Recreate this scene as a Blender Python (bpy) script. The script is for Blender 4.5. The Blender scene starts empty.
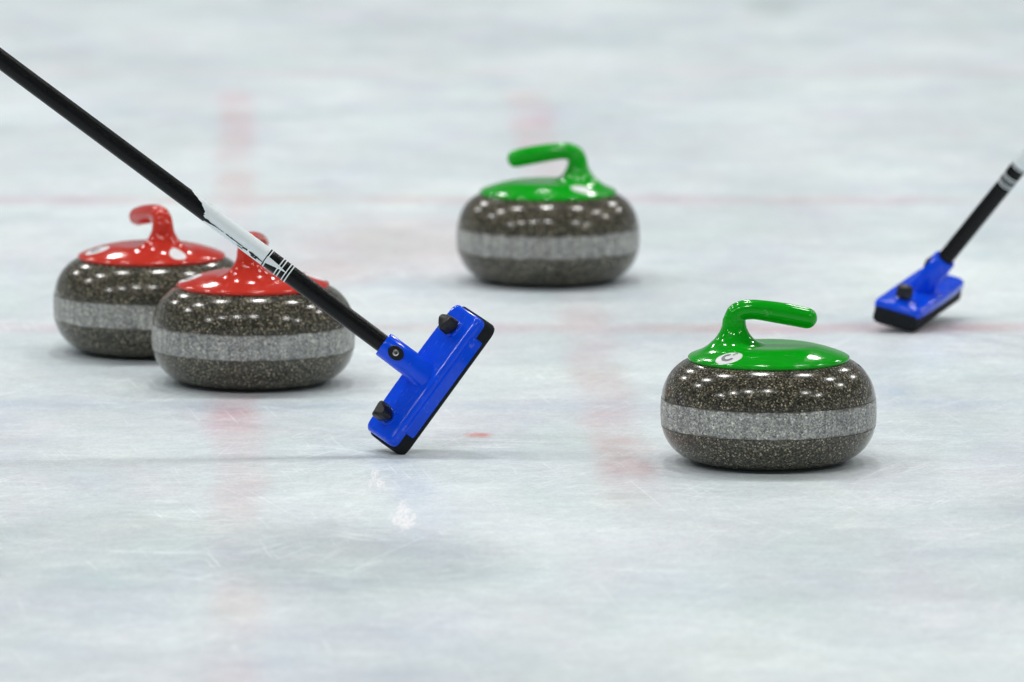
import bpy, math, random
from mathutils import Vector, Matrix
random.seed(7)
PI = math.pi
sc = bpy.context.scene
COL = sc.collection

# ------------------------------------------------------------------ helpers
def mesh_obj(name, verts, faces, mat, parent=None, sharp=40, smooth=True):
    me = bpy.data.meshes.new(name)
    me.from_pydata([tuple(v) for v in verts], [], faces)
    me.update()
    import bmesh
    bm = bmesh.new(); bm.from_mesh(me)
    bmesh.ops.recalc_face_normals(bm, faces=bm.faces)
    bm.to_mesh(me); bm.free()
    if smooth:
        for p in me.polygons: p.use_smooth = True
        me.set_sharp_from_angle(angle=math.radians(sharp))
    me.materials.append(mat)
    o = bpy.data.objects.new(name, me)
    COL.objects.link(o)
    if parent: o.parent = parent
    return o

def empty(name, loc, label, cat, group=None, rz=0.0):
    o = bpy.data.objects.new(name, None); COL.objects.link(o)
    o.empty_display_size = 0.05
    o.location = loc; o.rotation_euler = (0, 0, rz)
    o['label'] = label; o['category'] = cat
    if group: o['group'] = group
    return o

class MB:
    def __init__(s): s.v = []; s.f = []
    def add(s, v, f):
        n = len(s.v); s.v += [Vector(p) for p in v]; s.f += [[i + n for i in q] for q in f]
    def loft(s, rings, cap0=True, cap1=True, closed=True):
        n = len(rings[0]); v = []; f = []
        for r in rings: v += r
        for k in range(len(rings) - 1):
            for i in range(n if closed else n - 1):
                j = (i + 1) % n
                f.append([k*n+i, k*n+j, (k+1)*n+j, (k+1)*n+i])
        if cap0: f.append(list(range(n))[::-1])
        if cap1: f.append([(len(rings)-1)*n + i for i in range(n)])
        s.add(v, f)
    def lathe(s, prof, n=128, cap0=True, cap1=True):
        s.loft([[Vector((r*math.cos(2*PI*i/n), r*math.sin(2*PI*i/n), z)) for i in range(n)] for r, z in prof], cap0, cap1)
    def build(s, name, mat, parent=None, sharp=40): return mesh_obj(name, s.v, s.f, mat, parent, sharp)

def spline(P, n):
    """Catmull-Rom through tuples of any length"""
    out = []
    P = [P[0]] + list(P) + [P[-1]]
    for k in range(1, len(P) - 2):
        a, b, c, d = P[k-1], P[k], P[k+1], P[k+2]
        for i in range(n):
            t = i / n
            out.append(tuple(0.5*((2*b[m]) + (-a[m]+c[m])*t + (2*a[m]-5*b[m]+4*c[m]-d[m])*t*t + (-a[m]+3*b[m]-3*c[m]+d[m])*t**3) for m in range(len(b))))
    out.append(tuple(P[-2])); return out

# ------------------------------------------------------------------ node helpers
class NT:
    def __init__(s, name):
        s.m = bpy.data.materials.new(name); s.m.use_nodes = True
        s.t = s.m.node_tree; s.b = s.t.nodes['Principled BSDF']; s.l = s.t.links
    def n(s, typ, **kw):
        o = s.t.nodes.new(typ)
        for k, v in kw.items():
            if k == 'inp':
                for a, b in v.items():
                    if hasattr(b, 'is_output') or isinstance(b, bpy.types.NodeSocket): s.l.new(b, o.inputs[a])
                    else: o.inputs[a].default_value = b
            else: setattr(o, k, v)
        return o
    def math(s, op, a, b=0.0, c=0.0, clamp=False):
        o = s.n('ShaderNodeMath', operation=op, use_clamp=clamp)
        for i, x in enumerate((a, b, c)):
            if isinstance(x, bpy.types.NodeSocket): s.l.new(x, o.inputs[i])
            else: o.inputs[i].default_value = x
        return o.outputs[0]
    def ramp(s, fac, stops, interp='LINEAR'):
        o = s.n('ShaderNodeValToRGB'); o.color_ramp.interpolation = interp
        e = o.color_ramp.elements
        while len(e) < len(stops): e.new(0.5)
        for k, (p, c) in zip(range(len(stops)), stops):
            e[k].position = p; e[k].color = (*c, 1) if len(c) == 3 else c
        s.l.new(fac, o.inputs[0]); return o.outputs[0]
    def g(s, fac, a, b):   # smooth 0..1 map
        o = s.n('ShaderNodeMapRange', interpolation_type='SMOOTHSTEP')
        s.l.new(fac, o.inputs[0]); o.inputs[1].default_value = a; o.inputs[2].default_value = b
        return o.outputs[0]
    def mix(s, fac, a, b, blend='MIX'):
        o = s.n('ShaderNodeMix', data_type='RGBA', blend_type=blend)
        for i, x in ((0, fac), (6, a), (7, b)):
            if isinstance(x, bpy.types.NodeSocket): s.l.new(x, o.inputs[i])
            else: o.inputs[i].default_value = x if i == 0 else (*x, 1)
        return o.outputs[2]
    def noise(s, vec, scale, detail=3, rough=0.5, dist=0.0):
        o = s.n('ShaderNodeTexNoise')
        s.l.new(vec, o.inputs['Vector'])
        o.inputs['Scale'].default_value = scale; o.inputs['Detail'].default_value = detail
        o.inputs['Roughness'].default_value = rough; o.inputs['Distortion'].default_value = dist
        return o.outputs['Fac']
    def mapv(s, vec, loc=(0,0,0), rot=(0,0,0), scale=(1,1,1)):
        o = s.n('ShaderNodeMapping'); s.l.new(vec, o.inputs[0])
        o.inputs[1].default_value = loc; o.inputs[2].default_value = rot; o.inputs[3].default_value = scale
        return o.outputs[0]
    def obj(s): return s.n('ShaderNodeTexCoord').outputs['Object']
    def bump(s, h, strength, dist, normal=None):
        o = s.n('ShaderNodeBump'); o.inputs['Strength'].default_value = strength; o.inputs['Distance'].default_value = dist
        s.l.new(h, o.inputs['Height'])
        if normal: s.l.new(normal, o.inputs['Normal'])
        return o.outputs[0]
    def set(s, **kw):
        for k, v in kw.items():
            k = k.replace('_', ' ')
            i = s.b.inputs[k]
            if isinstance(v, bpy.types.NodeSocket): s.l.new(v, i)
            elif isinstance(v, tuple): i.default_value = (*v, 1)
            else: i.default_value = v

# ------------------------------------------------------------------ materials
def granite(name, cells, rough, streak):
    m = NT(name); oc = m.obj()
    rnd = m.n('ShaderNodeObjectInfo').outputs['Random']
    off = m.n('ShaderNodeCombineXYZ'); m.l.new(m.math('MULTIPLY', rnd, 7.0), off.inputs[0]); m.l.new(rnd, off.inputs[2])
    va = m.n('ShaderNodeVectorMath', operation='ADD'); m.l.new(oc, va.inputs[0]); m.l.new(off.outputs[0], va.inputs[1])
    v = va.outputs[0]
    def vor(scale):
        o = m.n('ShaderNodeTexVoronoi'); m.l.new(v, o.inputs['Vector']); o.inputs['Scale'].default_value = scale
        sp = m.n('ShaderNodeSeparateColor'); m.l.new(o.outputs['Color'], sp.inputs[0]); return sp.outputs
    a = vor(570); b = vor(430)
    base = m.ramp(a[0], cells, 'CONSTANT')
    big = m.ramp(b[1], [(0, (.75,.75,.75)), (.5, (1,1,1)), (.93, (1.35,1.3,1.15))], 'LINEAR')
    col = m.mix(1.0, base, big, 'MULTIPLY')
    cl = m.noise(v, 30, 3)
    col = m.mix(1.0, col, m.ramp(cl, [(.3, (.82,.82,.82)), (.7, (1.15,1.15,1.15))]), 'MULTIPLY')
    if streak:
        sv = m.mapv(v, scale=(160, 160, 9))
        st = m.noise(sv, 1.0, 3)
        col = m.mix(1.0, col, m.ramp(st, [(.3, (.72,.73,.75)), (.7, (1.22,1.23,1.24))]), 'MULTIPLY')
        m.set(Normal=m.bump(m.noise(v, 500, 2), .25, .0006))
        # polished stone shows again along the uneven edges of the band and in a few rubbed spots
        sz = m.n('ShaderNodeSeparateXYZ'); m.l.new(oc, sz.inputs[0])
        ed = m.math('ABSOLUTE', m.math('SUBTRACT', sz.outputs[2], .066))
        ed = m.math('ADD', ed, m.math('MULTIPLY', m.math('SUBTRACT', m.noise(m.mapv(v, scale=(60, 60, 25)), 1.0, 5, .7), .5), .015))
        col = m.mix(m.math('MULTIPLY', m.g(ed, .0158, .0174), .85), col, (.085,.078,.06))
        rub = m.g(m.noise(m.mapv(v, scale=(22, 22, 60)), 1.0, 4, .6), .60, .72)
        col = m.mix(m.math('MULTIPLY', rub, .45), col, (.60,.60,.58))
    m.set(Base_Color=col, Roughness=rough)
    if not streak:
        m.set(Roughness=m.math('ADD', m.math('MULTIPLY', a[2], .05), rough))
    return m.m
M_GRAN = granite('polished_granite', [(0, (.027,.027,.021)), (.38, (.060,.058,.044)), (.66, (.115,.108,.082)), (.83, (.20,.182,.135)), (.925, (.42,.375,.285)), (.97, (.014,.014,.012))], .13, False)
M_BAND = granite('worn_granite_band', [(0, (.22,.225,.215)), (.35, (.33,.338,.33)), (.70, (.43,.44,.43)), (.87, (.62,.62,.60)), (.96, (.10,.10,.10))], .42, True)

def plastic(name, col, rough=.12, vary=.12):
    m = NT(name); oc = m.obj()
    n = m.noise(oc, 45, 4)
    lo = tuple(c*(1-vary) for c in col); hi = tuple(min(1, c*(1+vary)) for c in col)
    m.set(Base_Color=m.mix(m.math('MULTIPLY', m.g(m.noise(m.mapv(oc, rot=(.4,.3,.6), scale=(1, 5, 1)), 60, 4, .7), .60, .70), .10), m.mix(n, lo, hi), (.7,.7,.7)), Roughness=m.math('ADD', m.math('MULTIPLY', m.g(m.noise(oc, 55, 5, .7), .35, .75), .11), rough-.045),
          Normal=m.bump(m.noise(oc, 60, 2), .02, .0006), Specular_IOR_Level=.34)
    return m.m
M_GREEN = plastic('green_plastic', (.003, .39, .010))
M_RED = plastic('red_plastic', (.60, .038, .023))
M_BLUE = plastic('blue_plastic', (.003, .078, .84), .12)
M_STICK = plastic('white_sticker', (.82, .84, .86), .35, .04)
M_INK = plastic('grey_ink', (.16, .19, .22), .4)
M_BLACKP = plastic('black_plastic', (.011, .012, .014), .35)
M_RIM = plastic('shadow_gap_black', (.006, .006, .006), .6)  # near-black colour for the shade below the plate rim
M_PAINT = plastic('white_shaft_paint', (.80, .87, .89), .3, .05)
M_BLACKPAINT = plastic('black_shaft_paint', (.008, .010, .011), .4)

m = NT('black_carbon_shaft'); oc = m.obj()
w = m.n('ShaderNodeTexChecker'); m.l.new(m.mapv(oc, scale=(1,1,1)), w.inputs[0]); w.inputs['Scale'].default_value = 420
m.set(Base_Color=m.mix(m.noise(oc, 60, 3), (.003,.0036,.004), (.007,.008,.0085)), Roughness=.24, Specular_IOR_Level=.2, Normal=m.bump(w.outputs['Fac'], .25, .0005))
M_SHAFT = m.m
m = NT('black_nylon_pad'); oc = m.obj()
m.set(Base_Color=m.mix(m.noise(oc, 300, 3), (.004,.006,.007), (.016,.020,.024)), Roughness=.7, Specular_IOR_Level=.2, Normal=m.bump(m.noise(oc, 900, 2), .5, .001))
M_PAD = m.m
m = NT('steel_bolt'); oc = m.obj()
m.set(Base_Color=(.62,.62,.60), Metallic=1.0, Roughness=.25, Normal=m.bump(m.noise(oc, 700, 2), .1, .0005))
M_STEEL = m.m

# ------------------------------------------------------------------ the ice
def ice_material():
    m = NT('frosted_ice'); oc = m.obj()
    sep = m.n('ShaderNodeSeparateXYZ'); m.l.new(oc, sep.inputs[0]); X, Y = sep.outputs[0], sep.outputs[1]
    # wandering coordinates so painted marks under the ice have soft uneven edges
    wob = m.noise(oc, 2.2, 4, .6); wobc = m.math('SUBTRACT', wob, .5)
    fine = m.noise(oc, 38, 5, .65)
    cloud = m.noise(oc, 1.1, 5, .55, .4)
    cloud2 = m.noise(m.mapv(oc, loc=(3, 1, 0), scale=(1, .55, 1)), 5.5, 5, .6, .3)
    col = m.ramp(cloud, [(.30, (.57,.635,.675)), (.50, (.665,.71,.73)), (.70, (.74,.78,.785))])
    col = m.mix(m.math('MULTIPLY', m.g(cloud2, .40, .72), .40), col, (.86,.885,.87))
    col = m.mix(m.math('MULTIPLY', m.g(m.noise(m.mapv(oc, loc=(9, 4, 0)), 1.7, 4), .48, .70), .40), col, (.70,.69,.735))
    col = m.mix(m.math('MULTIPLY', m.g(m.noise(m.mapv(oc, loc=(-5, 7, 0)), 3.1, 4), .50, .75), .35), col, (.60,.68,.72))
    # painted lines seen through the ice
    def along(x0, y0, slope, hw, wv=.06):      # line running away in depth
        c = m.math('SUBTRACT', X, m.math('ADD', m.math('MULTIPLY', m.math('SUBTRACT', Y, y0), slope), x0))
        c = m.math('ABSOLUTE', m.math('ADD', c, m.math('MULTIPLY', wobc, wv)))
        return m.g(c, hw*1.45, hw*.35)
    near_only = m.g(Y, 13.75, 13.35)
    def across(y0, hw, wv=.10):
        c = m.math('ABSOLUTE', m.math('ADD', m.math('SUBTRACT', Y, y0), m.math('MULTIPLY', wobc, wv)))
        return m.g(c, hw*1.7, hw*.2)
    def spot(x0, y0, rx, ry, wv=.9):
        dx = m.math('DIVIDE', m.math('SUBTRACT', X, x0), rx); dy = m.math('DIVIDE', m.math('SUBTRACT', Y, y0), ry)
        d = m.math('SQRT', m.math('ADD', m.math('MULTIPLY', dx, dx), m.math('MULTIPLY', dy, dy)))
        d = m.math('ADD', d, m.math('MULTIPLY', m.math('SUBTRACT', fine, .5), wv))
        return m.g(d, 1.15, .35)
    patchy = m.g(m.noise(m.mapv(oc, loc=(2, 5, 0), scale=(1, .8, 1)), 3.4, 4, .6), .36, .66)
    patch2 = m.math('ADD', m.math('MULTIPLY', patchy, .75), .25)
    PINK, RED, BLUE = (.66,.40,.42), (.60,.30,.33), (.42,.52,.68)
    def tone(mask, k, c):
        nonlocal col
        col = m.mix(m.math('MULTIPLY', mask, k), col, c)
    def lay(mask, k, c):
        nonlocal col
        col = m.mix(m.math('MULTIPLY', m.math('MULTIPLY', mask, patch2), k), col, c)
    lay(m.math('MULTIPLY', along(-.37, 9.157, -.0385, .034), near_only), .30, PINK)
    lay(m.math('MULTIPLY', along(.145, 8.816, -.025, .042), m.math('MULTIPLY', near_only, m.g(Y, 8.2, 9.0))), .42, PINK)
    lay(m.math('MULTIPLY', along(-.37, 9.157, -.0385, .034), spot(-.37, 9.25, .2, .35)), .55, PINK)
    lay(spot(-.375, 9.38, .032, .10), .35, (.66,.36,.38))
    lay(m.math('MULTIPLY', along(-.527, 13.229, -.0385, .034), m.math('MULTIPLY', near_only, spot(-.5, 12.8, .3, 1.4))), .42, PINK)
    lay(m.math('MULTIPLY', along(.145, 8.816, -.025, .036), spot(.15, 9.0, .2, .45)), .62, PINK)
    lay(spot(.155, 8.84, .035, .10), .45, (.66,.36,.38))
    lay(m.math('MULTIPLY', along(.034, 13.229, -.025, .04), m.math('MULTIPLY', near_only, spot(.034, 13.0, .3, .55))), .42, PINK)
    lay(across(11.765, .06), .42, RED)
    lay(m.math('MULTIPLY', across(10.158, .05), m.math('ADD', m.math('MULTIPLY', m.g(X, -.1, .15), .75), .25)), .42, RED)
    lay(across(9.384, .045), .32, BLUE)
    lay(across(13.95, .06), .25, PINK)
    tone(spot(-.19, 11.15, .24, .50, .5), .40, (.62,.44,.46))
    lay(across(10.158, .05), .18, RED)
    lay(spot(-.30, 10.75, .12, .30), .35, PINK)
    lay(spot(.53, 9.60, .035, .22), .45, BLUE)
    lay(spot(-.125, 8.66, .03, .10), .35, BLUE)
    lay(spot(.30, 13.0, .30, 1.2), .22, (.50,.58,.64))
    lay(spot(.50, 14.9, .35, 1.0), .30, (.45,.55,.60))
    # soft shadow painted into the ice colour before the broom and at left edge
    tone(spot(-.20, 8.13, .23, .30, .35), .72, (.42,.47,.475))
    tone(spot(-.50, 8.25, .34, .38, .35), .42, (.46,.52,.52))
    tone(spot(-.46, 9.02, .16, .25, .7), .30, (.92,.94,.94))
    tone(spot(.583, 15.45, .085, .32, .3), .45, (.33,.38,.39))
    # scuff of red paint
    lay(spot(-.045, 9.113, .022, .025, 1.4), .85, (.75,.16,.13))
    # scratches: thin hairs in several directions
    scr = None
    for k, (ang, thr, rep) in enumerate([(8, .665, 150), (-22, .67, 170), (41, .685, 140), (-57, .69, 150), (79, .70, 160), (112, .69, 150)]):
        vv = m.mapv(oc, loc=(k*3.7, k*1.9, 0), rot=(0, 0, math.radians(ang)))
        wv = m.n('ShaderNodeVectorMath', operation='ADD'); m.l.new(vv, wv.inputs[0])
        cv = m.n('ShaderNodeCombineXYZ'); m.l.new(m.math('MULTIPLY', m.noise(oc, 4.0, 2), .03), cv.inputs[1]); m.l.new(cv.outputs[0], wv.inputs[1])
        s = m.noise(m.mapv(wv.outputs[0], scale=(3.5, rep*2.2, 1)), 1.0, 1.5, .5)
        s = m.g(s, thr-.045, thr+.03)
        scr = s if scr is None else m.math('MAXIMUM', scr, s)
    scr = m.math('MULTIPLY', scr, m.g(m.noise(oc, 7, 3), .36, .62))
    col = m.mix(m.math('MULTIPLY', scr, .75), col, (.97,.99,.99))
    # single long hairline scratches: x, y, bearing, half length, half width
    rr = random.Random(21)
    hairs = [(.30, 8.40, 118, .16, .0009), (.42, 8.52, 104, .13, .0008), (.39, 8.46, 62, .10, .0007), (.17, 8.62, 100, .14, .0009),
             (.24, 8.30, 75, .09, .0008), (-.36, 8.02, 55, .12, .0009), (-.30, 8.55, 108, .16, .0009), (.05, 8.78, 20, .06, .0008)]
    for k in range(14): hairs.append((rr.uniform(-.5, .5), rr.uniform(7.5, 9.1), rr.uniform(0, 180), rr.uniform(.04, .16), rr.uniform(.0006, .0010)))
    hm = None
    for (x0, y0, bd, hl, hw) in hairs:
        mp = m.n('ShaderNodeMapping', vector_type='TEXTURE'); m.l.new(oc, mp.inputs[0])
        mp.inputs[1].default_value = (x0, y0, 0); mp.inputs[2].default_value = (0, 0, math.radians(bd)); mp.inputs[3].default_value = (hl, hw, 1)
        sx = m.n('ShaderNodeSeparateXYZ'); m.l.new(mp.outputs[0], sx.inputs[0])
        q = m.math('MULTIPLY', m.g(m.math('ABSOLUTE', sx.outputs[0]), 1.0, .3), m.g(m.math('ABSOLUTE', sx.outputs[1]), 1.3, .5))
        hm = q if hm is None else m.math('MAXIMUM', hm, q)
    col = m.mix(m.math('MULTIPLY', hm, m.math('ADD', m.math('MULTIPLY', fine, .9), .1)), col, (1.0,1.0,1.0))
    # dull grain
    grain = m.ramp(fine, [(.25, (.93,.93,.93)), (.75, (1.06,1.06,1.06))])
    col = m.mix(1.0, col, grain, 'MULTIPLY')
    streak = m.noise(m.mapv(oc, rot=(0,0,.12), scale=(16, 40, 1)), 1.0, 5, .65)
    col = m.mix(1.0, col, m.ramp(streak, [(.3, (.95,.95,.95)), (.7, (1.05,1.05,1.05))]), 'MULTIPLY')
    fib = m.noise(m.mapv(oc, rot=(0,0,-.2), scale=(150, 95, 1)), 1.0, 3, .7, 1.2)
    col = m.mix(1.0, col, m.ramp(fib, [(.28, (.86,.865,.87)), (.50, (.985,.985,.985)), (.74, (1.12,1.12,1.115))]), 'MULTIPLY')
    mot = m.noise(m.mapv(oc, loc=(4,4,0)), 13, 4, .6, .8)
    col = m.mix(1.0, col, m.ramp(mot, [(.3, (.95,.95,.96)), (.7, (1.05,1.05,1.04))]), 'MULTIPLY')
    chroma = m.n('ShaderNodeTexNoise'); m.l.new(m.mapv(oc, scale=(1, .45, 1)), chroma.inputs['Vector'])
    chroma.inputs['Scale'].default_value = 7; chroma.inputs['Detail'].default_value = 5
    col = m.mix(.10, col, m.mix(1.0, chroma.outputs['Color'], (1.9,1.9,1.9), 'MULTIPLY'), 'SOFT_LIGHT')
    col = m.mix(1.0, col, (1.0,1.045,1.07), 'MULTIPLY')
    bright = m.noise(m.mapv(oc, loc=(6.3,2.2,0), scale=(1, .6, 1)), 1.9, 3, .5)
    col = m.mix(1.0, col, m.ramp(bright, [(.32, (.90,.905,.91)), (.68, (1.08,1.08,1.075))]), 'MULTIPLY')
    # lamp glints painted into the ice colour: angular patches broken into bright grains
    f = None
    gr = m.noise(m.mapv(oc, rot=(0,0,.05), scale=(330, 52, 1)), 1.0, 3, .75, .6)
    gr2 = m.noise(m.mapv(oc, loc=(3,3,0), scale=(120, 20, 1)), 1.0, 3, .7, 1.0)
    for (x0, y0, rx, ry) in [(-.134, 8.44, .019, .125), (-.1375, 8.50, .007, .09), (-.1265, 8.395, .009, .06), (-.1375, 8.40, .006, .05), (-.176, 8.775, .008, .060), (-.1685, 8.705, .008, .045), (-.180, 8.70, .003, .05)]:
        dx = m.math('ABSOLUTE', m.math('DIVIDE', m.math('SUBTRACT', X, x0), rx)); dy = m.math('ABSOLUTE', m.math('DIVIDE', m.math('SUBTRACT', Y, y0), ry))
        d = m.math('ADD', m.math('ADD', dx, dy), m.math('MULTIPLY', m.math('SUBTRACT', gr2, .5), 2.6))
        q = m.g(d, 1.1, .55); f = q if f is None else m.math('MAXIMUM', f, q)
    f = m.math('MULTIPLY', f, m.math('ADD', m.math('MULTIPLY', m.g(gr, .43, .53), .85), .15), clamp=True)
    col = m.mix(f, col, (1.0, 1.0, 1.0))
    h = m.math('ADD', m.math('MULTIPLY', fine, .6), m.math('MULTIPLY', scr, .4))
    m.set(Base_Color=col, Roughness=m.math('ADD', m.math('MULTIPLY', scr, .2), .38), IOR=1.31,
          Normal=m.bump(h, .25, .0012))
    return m.m
S = 60
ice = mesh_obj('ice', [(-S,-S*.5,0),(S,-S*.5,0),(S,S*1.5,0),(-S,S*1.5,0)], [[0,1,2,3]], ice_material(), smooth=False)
ice['kind'] = 'structure'

# ------------------------------------------------------------------ curling stones
R0, A, B, NN = .070, .070, .066, 2.4
BT = .0725          # the upper half is a little taller than the lower
NECK = (-.045, 0.0)
DOME = [(0,.1530),(.04,.1529),(.058,.1520),(.074,.1488),(.090,.1439),(.1005,.1398),(.1040,.1374),(.1048,.1356)]
def dome_z(r):
    for (a, za), (b, zb) in zip(DOME, DOME[1:]):
        if r <= b:
            t = (r-a)/(b-a); return za + (zb-za)*t
    return DOME[-1][1]
def sm(x, a, b):
    t = max(0, min(1, (x-a)/(b-a))); return t*t*(3-2*t)
RN, HF = .0146, .034
def fillet(d, ang):
    """height of the moulded flare round the neck at distance d from its axis"""
    wf = .029 + .008*(.5 - .5*math.cos(ang))      # longer on the outer side
    q = (d - RN)/wf
    if q >= 1: return 0.0
    q = max(q, 0)
    return HF*(1 - math.sqrt(max(0, 1-(1-q)**2)))
def cover_z(x, y):
    dx = x - NECK[0]; dy = y - NECK[1]
    return dome_z(math.hypot(x, y)) + fillet(math.hypot(dx, dy), math.atan2(dy, dx))

def body_mesh():
    mb = MB(); prof = []
    zb = .0185
    K = 30
    up = []
    for k in range(K+1):
        th = (PI/2)*k/K
        c, s = math.cos(th)**(2/NN), math.sin(th)**(2/NN)
        up.append((R0 + A*c, B*s))
    rb = R0 + A*(1-(zb/B)**NN)**(1/NN)
    arc = [p for p in up if p[1] > zb+.0012]
    low = [(.055, .0025), (.062, .0006)] + [(r, B - z) for r, z in reversed(arc)]
    high = [(r, B + z*BT/B) for r, z in arc]
    prof = low + [(rb, B-zb), (rb-.0012, B-zb+.0004), (rb-.0012, B+zb-.0004), (rb, B+zb)] + high + [(.04, B+BT)]
    mb.lathe(prof, 160)
    return mb, rb, zb

def make_stone(name, loc, rz, plastic_mat, label, group, stickers, size=1.0):
    root = empty(name, loc, label, 'curling stone', group, rz)
    root.scale = (size, size, size)
    mb, rb, zb = body_mesh()
    body = mb.build('granite_body', M_GRAN, root, 50)
    b = MB(); b.lathe([(rb-.004, B-zb+.0004), (rb+.0004, B-zb+.0006), (rb+.0012, B-.006), (rb+.0012, B+.006), (rb+.0004, B+zb-.0006), (rb-.004, B+zb-.0004)], 160, False, False)
    b.build('striking_band', M_BAND, root, 50)
    # cover plate: domed disc swelling up into the neck
    c = MB(); n = 160; rings = []
    fine = spline(DOME, 8)
    fine = [p for p in fine if p[0] > .0006]
    for r, z in [(.0006, .1530)] + fine:
        rings.append([Vector((r*math.cos(2*PI*i/n), r*math.sin(2*PI*i/n), z)) for i in range(n)])
    for r, z in [(.1044, .1340), (.1030, .1328), (.0995, .1323)]:
        rings.append([Vector((r*math.cos(2*PI*i/n), r*math.sin(2*PI*i/n), z)) for i in range(n)])
    c.loft(rings, True, True)
    c.build('cover_plate', plastic_mat, root, 60)
    # near-black ring standing in for the shadow gap under the plate
    g = MB(); g.lathe([(.0985, .124), (.0990, .1326)], 128, True, True); g.build('shadow_gap_ring', M_RIM, root)
    # gooseneck handle
    P = [(-.0440,.1868,.0143),(-.0415,.1925,.0138),(-.0350,.1965,.0134),(-.0260,.1980,.0132),(-.0150,.1977,.0133),(.003,.1953,.0139),(.024,.1918,.0143),(.0490,.1868,.0138)]
    path = spline(P, 9)
    tipd = Vector((path[-1][0]-path[-2][0], 0, path[-1][1]-path[-2][1])).normalized()
    x0, z0, r0 = path[-1]
    for k in range(1, 11):
        th = PI/2*k/10*.985
        path.append((x0 + tipd.x*math.sin(th)*r0*.98, z0 + tipd.z*math.sin(th)*r0*.98, r0*math.cos(th)))
    h = MB(); rings = []; n = 64
    for k in range(15):
        q = 1 - (k/14)
        ring = []
        for i in range(n):
            ang = PI - 2*PI*i/n
            wf = .029 + .008*(.5 - .5*math.cos(ang))
            d = RN + wf*q**1.35
            px, py = NECK[0] + d*math.cos(ang), NECK[1] + d*math.sin(ang)
            ring.append(Vector((px, py, cover_z(px, py) - (.0004 if k == 0 else 0))))
        rings.append(ring)
    for k, (x, z, r) in enumerate(path):
        a = path[max(0, k-1)]; b2 = path[min(len(path)-1, k+1)]
        t = Vector((b2[0]-a[0], 0, b2[1]-a[1])).normalized()
        nrm = Vector((-t.z, 0, t.x)); bn = Vector((0, 1, 0))
        rings.append([Vector((x, 0, z)) + nrm*r*.97*math.cos(2*PI*i/n) + bn*r*1.03*math.sin(2*PI*i/n) for i in range(n)])
    h.loft(rings); h.build('handle', plastic_mat, root, 60)
    # stickers lying on the plate (positions in world orientation, turned back into the stone's own)
    for (sx, sy, sr, sz, logo) in stickers:
        ca, sa = math.cos(-rz), math.sin(-rz)
        lx, ly = sx*ca - sy*sa, sx*sa + sy*ca
        s = MB(); rings = []; n = 40
        for q in (.02, .25, .5, .75, .92, 1.0):
            ring = []
            for i in range(n):
                px = lx + sr*q*math.cos(2*PI*i/n); py = ly + sr*sz*q*math.sin(2*PI*i/n)
                ring.append(Vector((px, py, cover_z(px, py) + (.0006 if q < 1 else .0001))))
            rings.append(ring)
        s.loft(rings, True, False)
        st = s.build('sticker', M_STICK, root, 70)
        if logo:
            l = MB()
            def onp(u, v):     # sticker plane: u to the right, v away, in world orientation
                wx, wy = sx + u, sy + v
                px, py = wx*ca - wy*sa, wx*sa + wy*ca
                return Vector((px, py, cover_z(px, py) + .0011))
            K = 18; a0, a1 = math.radians(62), math.radians(318); vv = []; ff = []
            for k in range(K+1):
                th = a0 + (a1-a0)*k/K
                wd = .0030 + .0014*math.sin(PI*k/K)
                for rr in (.0068-wd/2, .0068+wd/2):
                    vv.append(onp(-.001 + rr*math.cos(th), rr*1.15*math.sin(th)))
                if k: ff.append([2*k-2, 2*k-1, 2*k+1, 2*k])
            l.add(vv, ff)
            for (u0, v0, u1, v1) in [(.0050,.0030,.0080,.0062), (.0082,.0058,.0118,.0092)]:
                l.add([onp(u0,v0), onp(u1,v0+.001), onp(u1,v1), onp(u0,v1-.001)], [[0,1,2,3]])
            lo = mesh_obj('logo', l.v, l.f, M_INK, st)
    return root

gG, gR = 'green handled curling stones', 'red handled curling stones'
make_stone('curling_stone', (.332, 8.891, 0), 0.0, M_GREEN,
    'granite curling stone with green handle pointing right, in sharp focus at the front', gG,
    [(-.0535, -.069, .0175, .92, True)])
make_stone('curling_stone', (.056, 10.707, 0), PI, M_GREEN,
    'granite curling stone with green handle pointing left, standing alone farther back', gG,
    [(.050, -.062, .0165, .9, False)], 1.018)
make_stone('curling_stone', (-.361, 9.603, 0), math.radians(83), M_RED,
    'granite curling stone with red handle, partly hidden behind the black broom shaft', gR,
    [(-.086, -.004, .0165, 1.0, True), (.085, .006, .0150, 1.0, False)], 1.015)
make_stone('curling_stone', (-.519, 9.920, 0), math.radians(114), M_RED,
    'granite curling stone with red handle curving left, leftmost and behind the other red one', gR,
    [(-.075, -.026, .0175, 1.0, True), (.041, -.076, .0115, 1.05, False)], 1.015)
# ------------------------------------------------------------------ brooms
def rrect(lx, ly, r, bulge=0.0, seg=6):
    pts = []
    for (cx, cy, a0) in ((lx-r, ly-r, 0), (-lx+r, ly-r, 90), (-lx+r, -ly+r, 180), (lx-r, -ly+r, 270)):
        for k in range(seg+1):
            a = math.radians(a0 + 90*k/seg)
            pts.append([cx + r*math.cos(a), cy + r*math.sin(a)])
    # resample the long sides so the back can bow outward
    out = []
    for i, p in enumerate(pts):
        q = pts[(i+1) % len(pts)]
        n = 10 if abs(p[0]-q[0]) > lx else 1
        for k in range(n): out.append([p[0]+(q[0]-p[0])*k/n, p[1]+(q[1]-p[1])*k/n])
    for p in out:
        if p[1] > 0: p[1] += bulge*max(0, 1-(p[0]/lx)**2)
    return out

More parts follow.
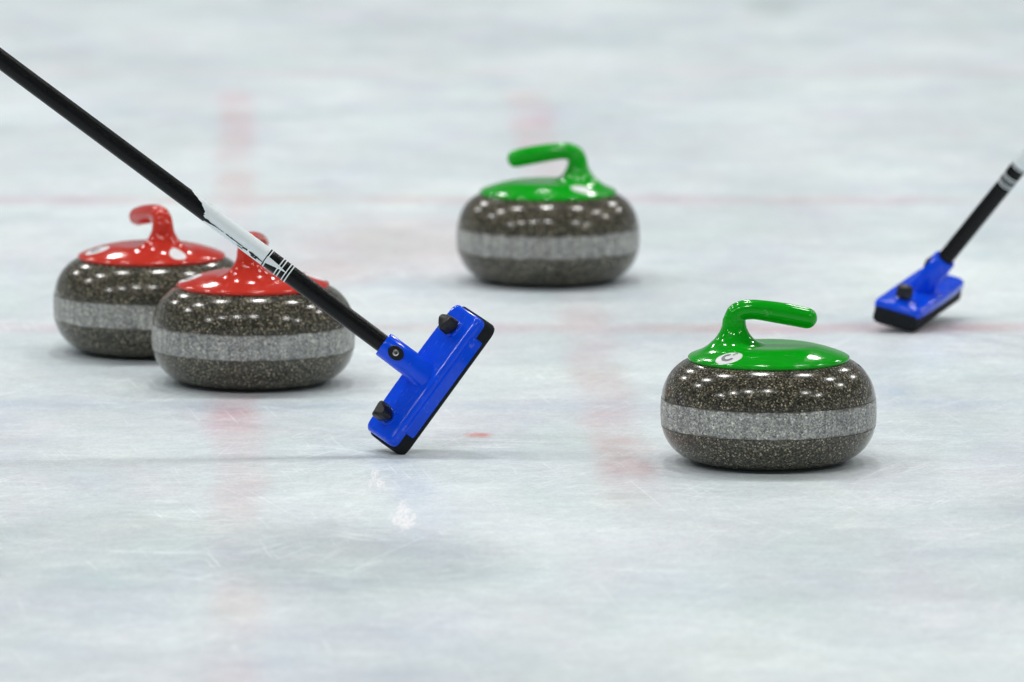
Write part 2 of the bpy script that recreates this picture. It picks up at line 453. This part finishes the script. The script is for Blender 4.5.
def make_broom(loc, ax, ay, az, tilt, label, length, lean=0.0):
    root = empty('curling_broom', loc, label, 'curling broom', 'blue headed curling brooms')
    root.rotation_euler = Matrix((ax, ay, az)).transposed().to_euler()
    HL, HW = .1015, .0362
    # black brush pad
    mb = MB()
    prof = [(.004, 0, .0), (.001, .0, .0025), (0, 0, .006), (.0008, 0, .025)]
    mb.loft([[Vector((x, y, z)) for x, y in rrect(HL+.0032-i, HW-.0012-i, .011)] for i, _, z in prof])
    mb.build('brush_pad', M_PAD, root, 35)
    # blue head: plate with rounded edge
    mb = MB(); rings = []
    for i, z in [(.0022,.0215),(.0004,.0222),(0,.0238),(0,.0280)]:
        rings.append([Vector((x, y, z)) for x, y in rrect(HL-i, HW-i, .0095, .003)])
    for k in range(1, 8):
        th = PI/2*k/7; i = .0065*(1-math.cos(th)); z = .0290 + .0065*math.sin(th)
        rings.append([Vector((x, y, z)) for x, y in rrect(HL-i, HW-i, .0092, .003)])
    mb.loft(rings)
    # side skirts over the middle of the pad
    for sgn in (-1,):
        rs = []
        for (z, o, e) in [(.0095,-.0045,.002),(.0088,-.0006,.001),(.0100,.0012,0),(.0262,.0030,0),(.0278,.0022,.001),(.0296,-.004,.003)]:
            y = sgn*(HW + o + (.003 if sgn > 0 else 0)); y1 = sgn*(HW-.010)
            xl, xr = -.0775+e, .0775-e
            rs.append([Vector((xl+.004, y, z)), Vector((xr-.004, y, z)), Vector((xr-.001, y-sgn*.0012, z)), Vector((xr, y-sgn*.004, z)), Vector((xr, y1, z)), Vector((xl, y1, z)), Vector((xl, y-sgn*.004, z)), Vector((xl+.001, y-sgn*.0012, z))])
        mb.loft(rs)
    # bosses under the knobs
    for bx in (-.0715, .0715):
        mb.loft([[Vector((bx + r*math.cos(2*PI*i/28), -.001 + r*math.sin(2*PI*i/28), z)) for i in range(28)] for r, z in [(.0125,.0350),(.0118,.0368),(.0105,.0376)]])
    head = mb.build('broom_head', M_BLUE, root, 32)
    # knobs: three lobed thumb screws
    for bx, ph in ((-.0715, .5), (.0715, 1.3)):
        kb = MB()
        rs = []
        for (z, k) in [(.0372,.62),(.0400,.66),(.0415,.92),(.0430,1.0),(.0500,.98),(.0555,.95),(.0572,.86),(.0580,.62)]:
            ring = []
            for i in range(48):
                a = 2*PI*i/48
                r = (.0116 + .0017*math.cos(3*(a-ph)) + .0004*math.cos(6*(a-ph)))*k
                ring.append(Vector((bx + r*math.cos(a), -.001 + r*math.sin(a), z + (.0009*math.cos(2*(a-ph)) if z > .045 else 0))))
            rs.append(ring)
        kb.loft(rs); kb.build('knob', M_BLACKP, root, 28)
    # socket
    st, ct = math.sin(tilt), math.cos(tilt)
    Pd = Vector((lean, st, ct)).normalized(); Bd = Vector((0, -ct, st)); Xd = Vector((1, 0, 0))
    O = Vector((0, 0, .034))
    def ring(t, r, n=40, k=1.0): return [O + Pd*t + (Bd*math.cos(2*PI*i/n)*k + Xd*math.sin(2*PI*i/n))*r for i in range(n)]
    SE = .0640
    sk = MB()
    sk.loft([ring(-.012,.0205),ring(.000,.0196),ring(.006,.0187),ring(.012,.0180),ring(.020,.0175),ring(SE-.0015,.0170),ring(SE,.0160),ring(SE,.0124),ring(SE-.015,.0124)], True, True)
    # stiffening rib running into the plate
    sock = sk.build('socket', M_BLUE, root, 35)
    bc = O + Pd*.043 + Bd*.0172
    rc = MB(); n = 28
    def oval(a, b, d): return [bc + Bd*d + Xd*a*math.cos(2*PI*i/n) + Pd*b*math.sin(2*PI*i/n) for i in range(n)]
    rc.loft([oval(.0092,.0112,-.007),oval(.0092,.0112,.0006),oval(.0086,.0106,.0012),oval(.0074,.0094,.0002)])
    rc.build('bolt_recess', M_BLACKP, sock, 30)
    bt = MB(); bt.loft([oval(.0046,.0046,.000),oval(.0046,.0046,.0026),oval(.0040,.0040,.0036),oval(.0024,.0024,.0040),oval(.0020,.0020,.0002)])
    bt.build('bolt', M_STEEL, sock, 30)
    # shaft
    sh = MB(); RS = .0122
    sh.loft([ring(SE-.012, RS, 48)] + [ring(SE + .04*k, RS, 48) for k in range(int(length/.04))] + [ring(SE+length, RS, 48), ring(SE+length+.006, RS*.6, 48)])
    shaft = sh.build('shaft', M_SHAFT, root, 40)
    def pt(t, a, e=.00035): return O + Pd*(SE+t) + (Bd*math.cos(a) + Xd*math.sin(a))*(RS+e)
    # white sleeve painted round the shaft, with a ragged top edge
    W = [(-1,.283),(-.7,.284),(-.4,.287),(0,.290),(.3,.296),(.5,.301),(.8,.314),(1,.322)]
    def top(a):
        w_ = math.sin(a)
        if math.cos(a) >= 0:
            for (u, t), (u2, t2) in zip(W, W[1:]):
                if w_ <= u2+1e-9: return t + (t2-t)*(w_-u)/(u2-u)
            return .322
        return .283 + .039*(w_*.5+.5)
    rnd = random.Random(3)
    n = 72; r0 = []; r1 = []; jit = [rnd.uniform(-.0014, .0014) for _ in range(n)]
    for i in range(n):
        a = 2*PI*i/n; r0.append(pt(.190, a)); r1.append(pt(top(a)+jit[i], a))
    sl = MB(); sl.loft([r0, r1], False, False); sl.build('white_sleeve', M_PAINT, shaft)
    # black peeling seam along the sleeve
    def strip(mb, pts, e):     # pts: (t, w_lo, w_hi)
        v = []; f = []
        for k, (t, lo, hi) in enumerate(pts):
            a0, a1 = math.asin(max(-1, min(1, lo))), math.asin(max(-1, min(1, hi)))
            for q in range(5): v.append(pt(t, a0 + (a1-a0)*q/4, e))
            if k:
                for q in range(4): f.append([(k-1)*5+q, (k-1)*5+q+1, k*5+q+1, k*5+q])
        mb.add(v, f)
    sm_ = MB()
    for (ta, tb, wa, wb, th) in [(.2865,.2640,-.70,-.62,.15),(.2640,.2535,-.62,-.60,.05),(.2500,.2230,-.60,-.60,.09),(.2225,.2150,-.66,-.62,.16),(.2300,.2210,-.80,-.82,.06),(.2120,.1905,-.62,-.66,.13),(.2080,.1990,-.80,-.78,.12)]:
        pts = []; K = 9
        for k in range(K+1):
            q = k/K; c = wa + (wb-wa)*q + rnd.uniform(-.02, .02)
            hh = th*(.35 + .65*rnd.random())*(1 if ta > .28 and k < 3 else .8)
            if ta > .28: hh = th*(1.2-q)*(.7+.4*rnd.random())
            pts.append((ta + (tb-ta)*q, c-hh, c+hh))
        strip(sm_, pts, .0007)
    sm_.build('seam_mark', M_BLACKPAINT, shaft)
    # white wedge and the double rings below it
    wd = MB(); strip(wd, [(.1885,-.62,.16),(.180,-.47,.13),(.170,-.30,.07),(.162,-.20,-.02),(.1555,-.13,-.11)], .0005)
    wd.build('white_wedge', M_PAINT, shaft)
    for t in (.1525, .1570, .1645, .1690, .1870):
        rg = MB(); hw = .00075
        rg.loft([[pt(t-hw, 2*PI*i/48, .0001) for i in range(48)], [pt(t-hw, 2*PI*i/48, .0006) for i in range(48)], [pt(t+hw, 2*PI*i/48, .0006) for i in range(48)], [pt(t+hw, 2*PI*i/48, .0001) for i in range(48)]], False, False)
        rg.build('white_ring', M_PAINT, shaft)
    return root

# near broom: stands on one corner of its head, shaft leaning up to the left
ax = Vector((.594, .15, .804)).normalized()
P = Vector((-.797, .10, .619)); P = (P - ax*P.dot(ax)).normalized(); Q = ax.cross(P)
t = math.radians(35)
az = (P*math.cos(t) + Q*math.sin(t)).normalized(); ay = az.cross(ax).normalized()
loc = Vector((-.139, 8.945, -.0030)) - (ax*-.1015 + ay*-.0325)
make_broom(loc, ax, ay, az, t, 'blue curling broom with black shaft tilted up to the left, crossing the red stone', .95, .0115)
# far broom: head lies almost flat, shaft leaning up to the right
L = Vector((.080, .185, .0246)).normalized(); Wd = Vector((.068, -.0176, -.0145)); Wd = (Wd - L*Wd.dot(L)).normalized()
ax = -L; ay = Wd; az = ax.cross(ay).normalized()
loc = Vector((.588, 10.098, .0012)) - (ax*.1000 + ay*.031)
make_broom(loc, ax, ay, az, math.radians(27), 'blurred blue curling broom at the right edge, shaft leaning up to the right', .95)

# ------------------------------------------------------------------ arena lamps
def lamp(x, y, power, r=.40):
    d = bpy.data.lights.new('ceiling_lamp', 'POINT'); d.shadow_soft_size = r; d.energy = power; d.color = (1, .99, .965)
    o = bpy.data.objects.new('ceiling_lamp', d); COL.objects.link(o); o.location = (x, y, 8.0)
for y in (3.1, 11.8, 20.5):
    for x in (-10.5, -6.3, -3.1, -.05, 3.0, 6.7, 11.0):
        if y == 3.1 and x == 3.0: continue
        lamp(x, y, 530 if (y == 11.8 and abs(x) < .1) else 376)

# ------------------------------------------------------------------ world: pale boards low down, dark roof
w = bpy.data.worlds.new('World'); sc.world = w; w.use_nodes = True
nt = w.node_tree; bg = nt.nodes['Background']
tc = nt.nodes.new('ShaderNodeTexCoord'); sp = nt.nodes.new('ShaderNodeSeparateXYZ'); rp = nt.nodes.new('ShaderNodeValToRGB')
nt.links.new(tc.outputs['Generated'], sp.inputs[0]); nt.links.new(sp.outputs[2], rp.inputs[0])
e = rp.color_ramp.elements; e[0].position = 0; e[0].color = (.37,.39,.41,1); e[1].position = .75; e[1].color = (.05,.052,.055,1)
q = e.new(.18); q.color = (.31,.33,.35,1); q = e.new(.36); q.color = (.07,.073,.077,1)
nt.links.new(rp.outputs[0], bg.inputs[0]); bg.inputs[1].default_value = 1.0

# ------------------------------------------------------------------ camera
cd = bpy.data.cameras.new('camera'); cam = bpy.data.objects.new('camera', cd); COL.objects.link(cam)
cam.location = (0, 0, 1.394); cam.rotation_euler = (PI/2 - math.radians(7.921), 0, 0)
cd.sensor_width = 36; cd.lens = 6943/1024*36; cd.clip_start = .1; cd.clip_end = 300
cd.dof.use_dof = True; cd.dof.focus_distance = 9.0; cd.dof.aperture_fstop = 4.9
sc.camera = cam
sc.view_settings.view_transform = 'Standard'; sc.view_settings.look = 'None'; sc.view_settings.exposure = 0
sc.render.engine = 'CYCLES'
sc.cycles.use_denoising = True
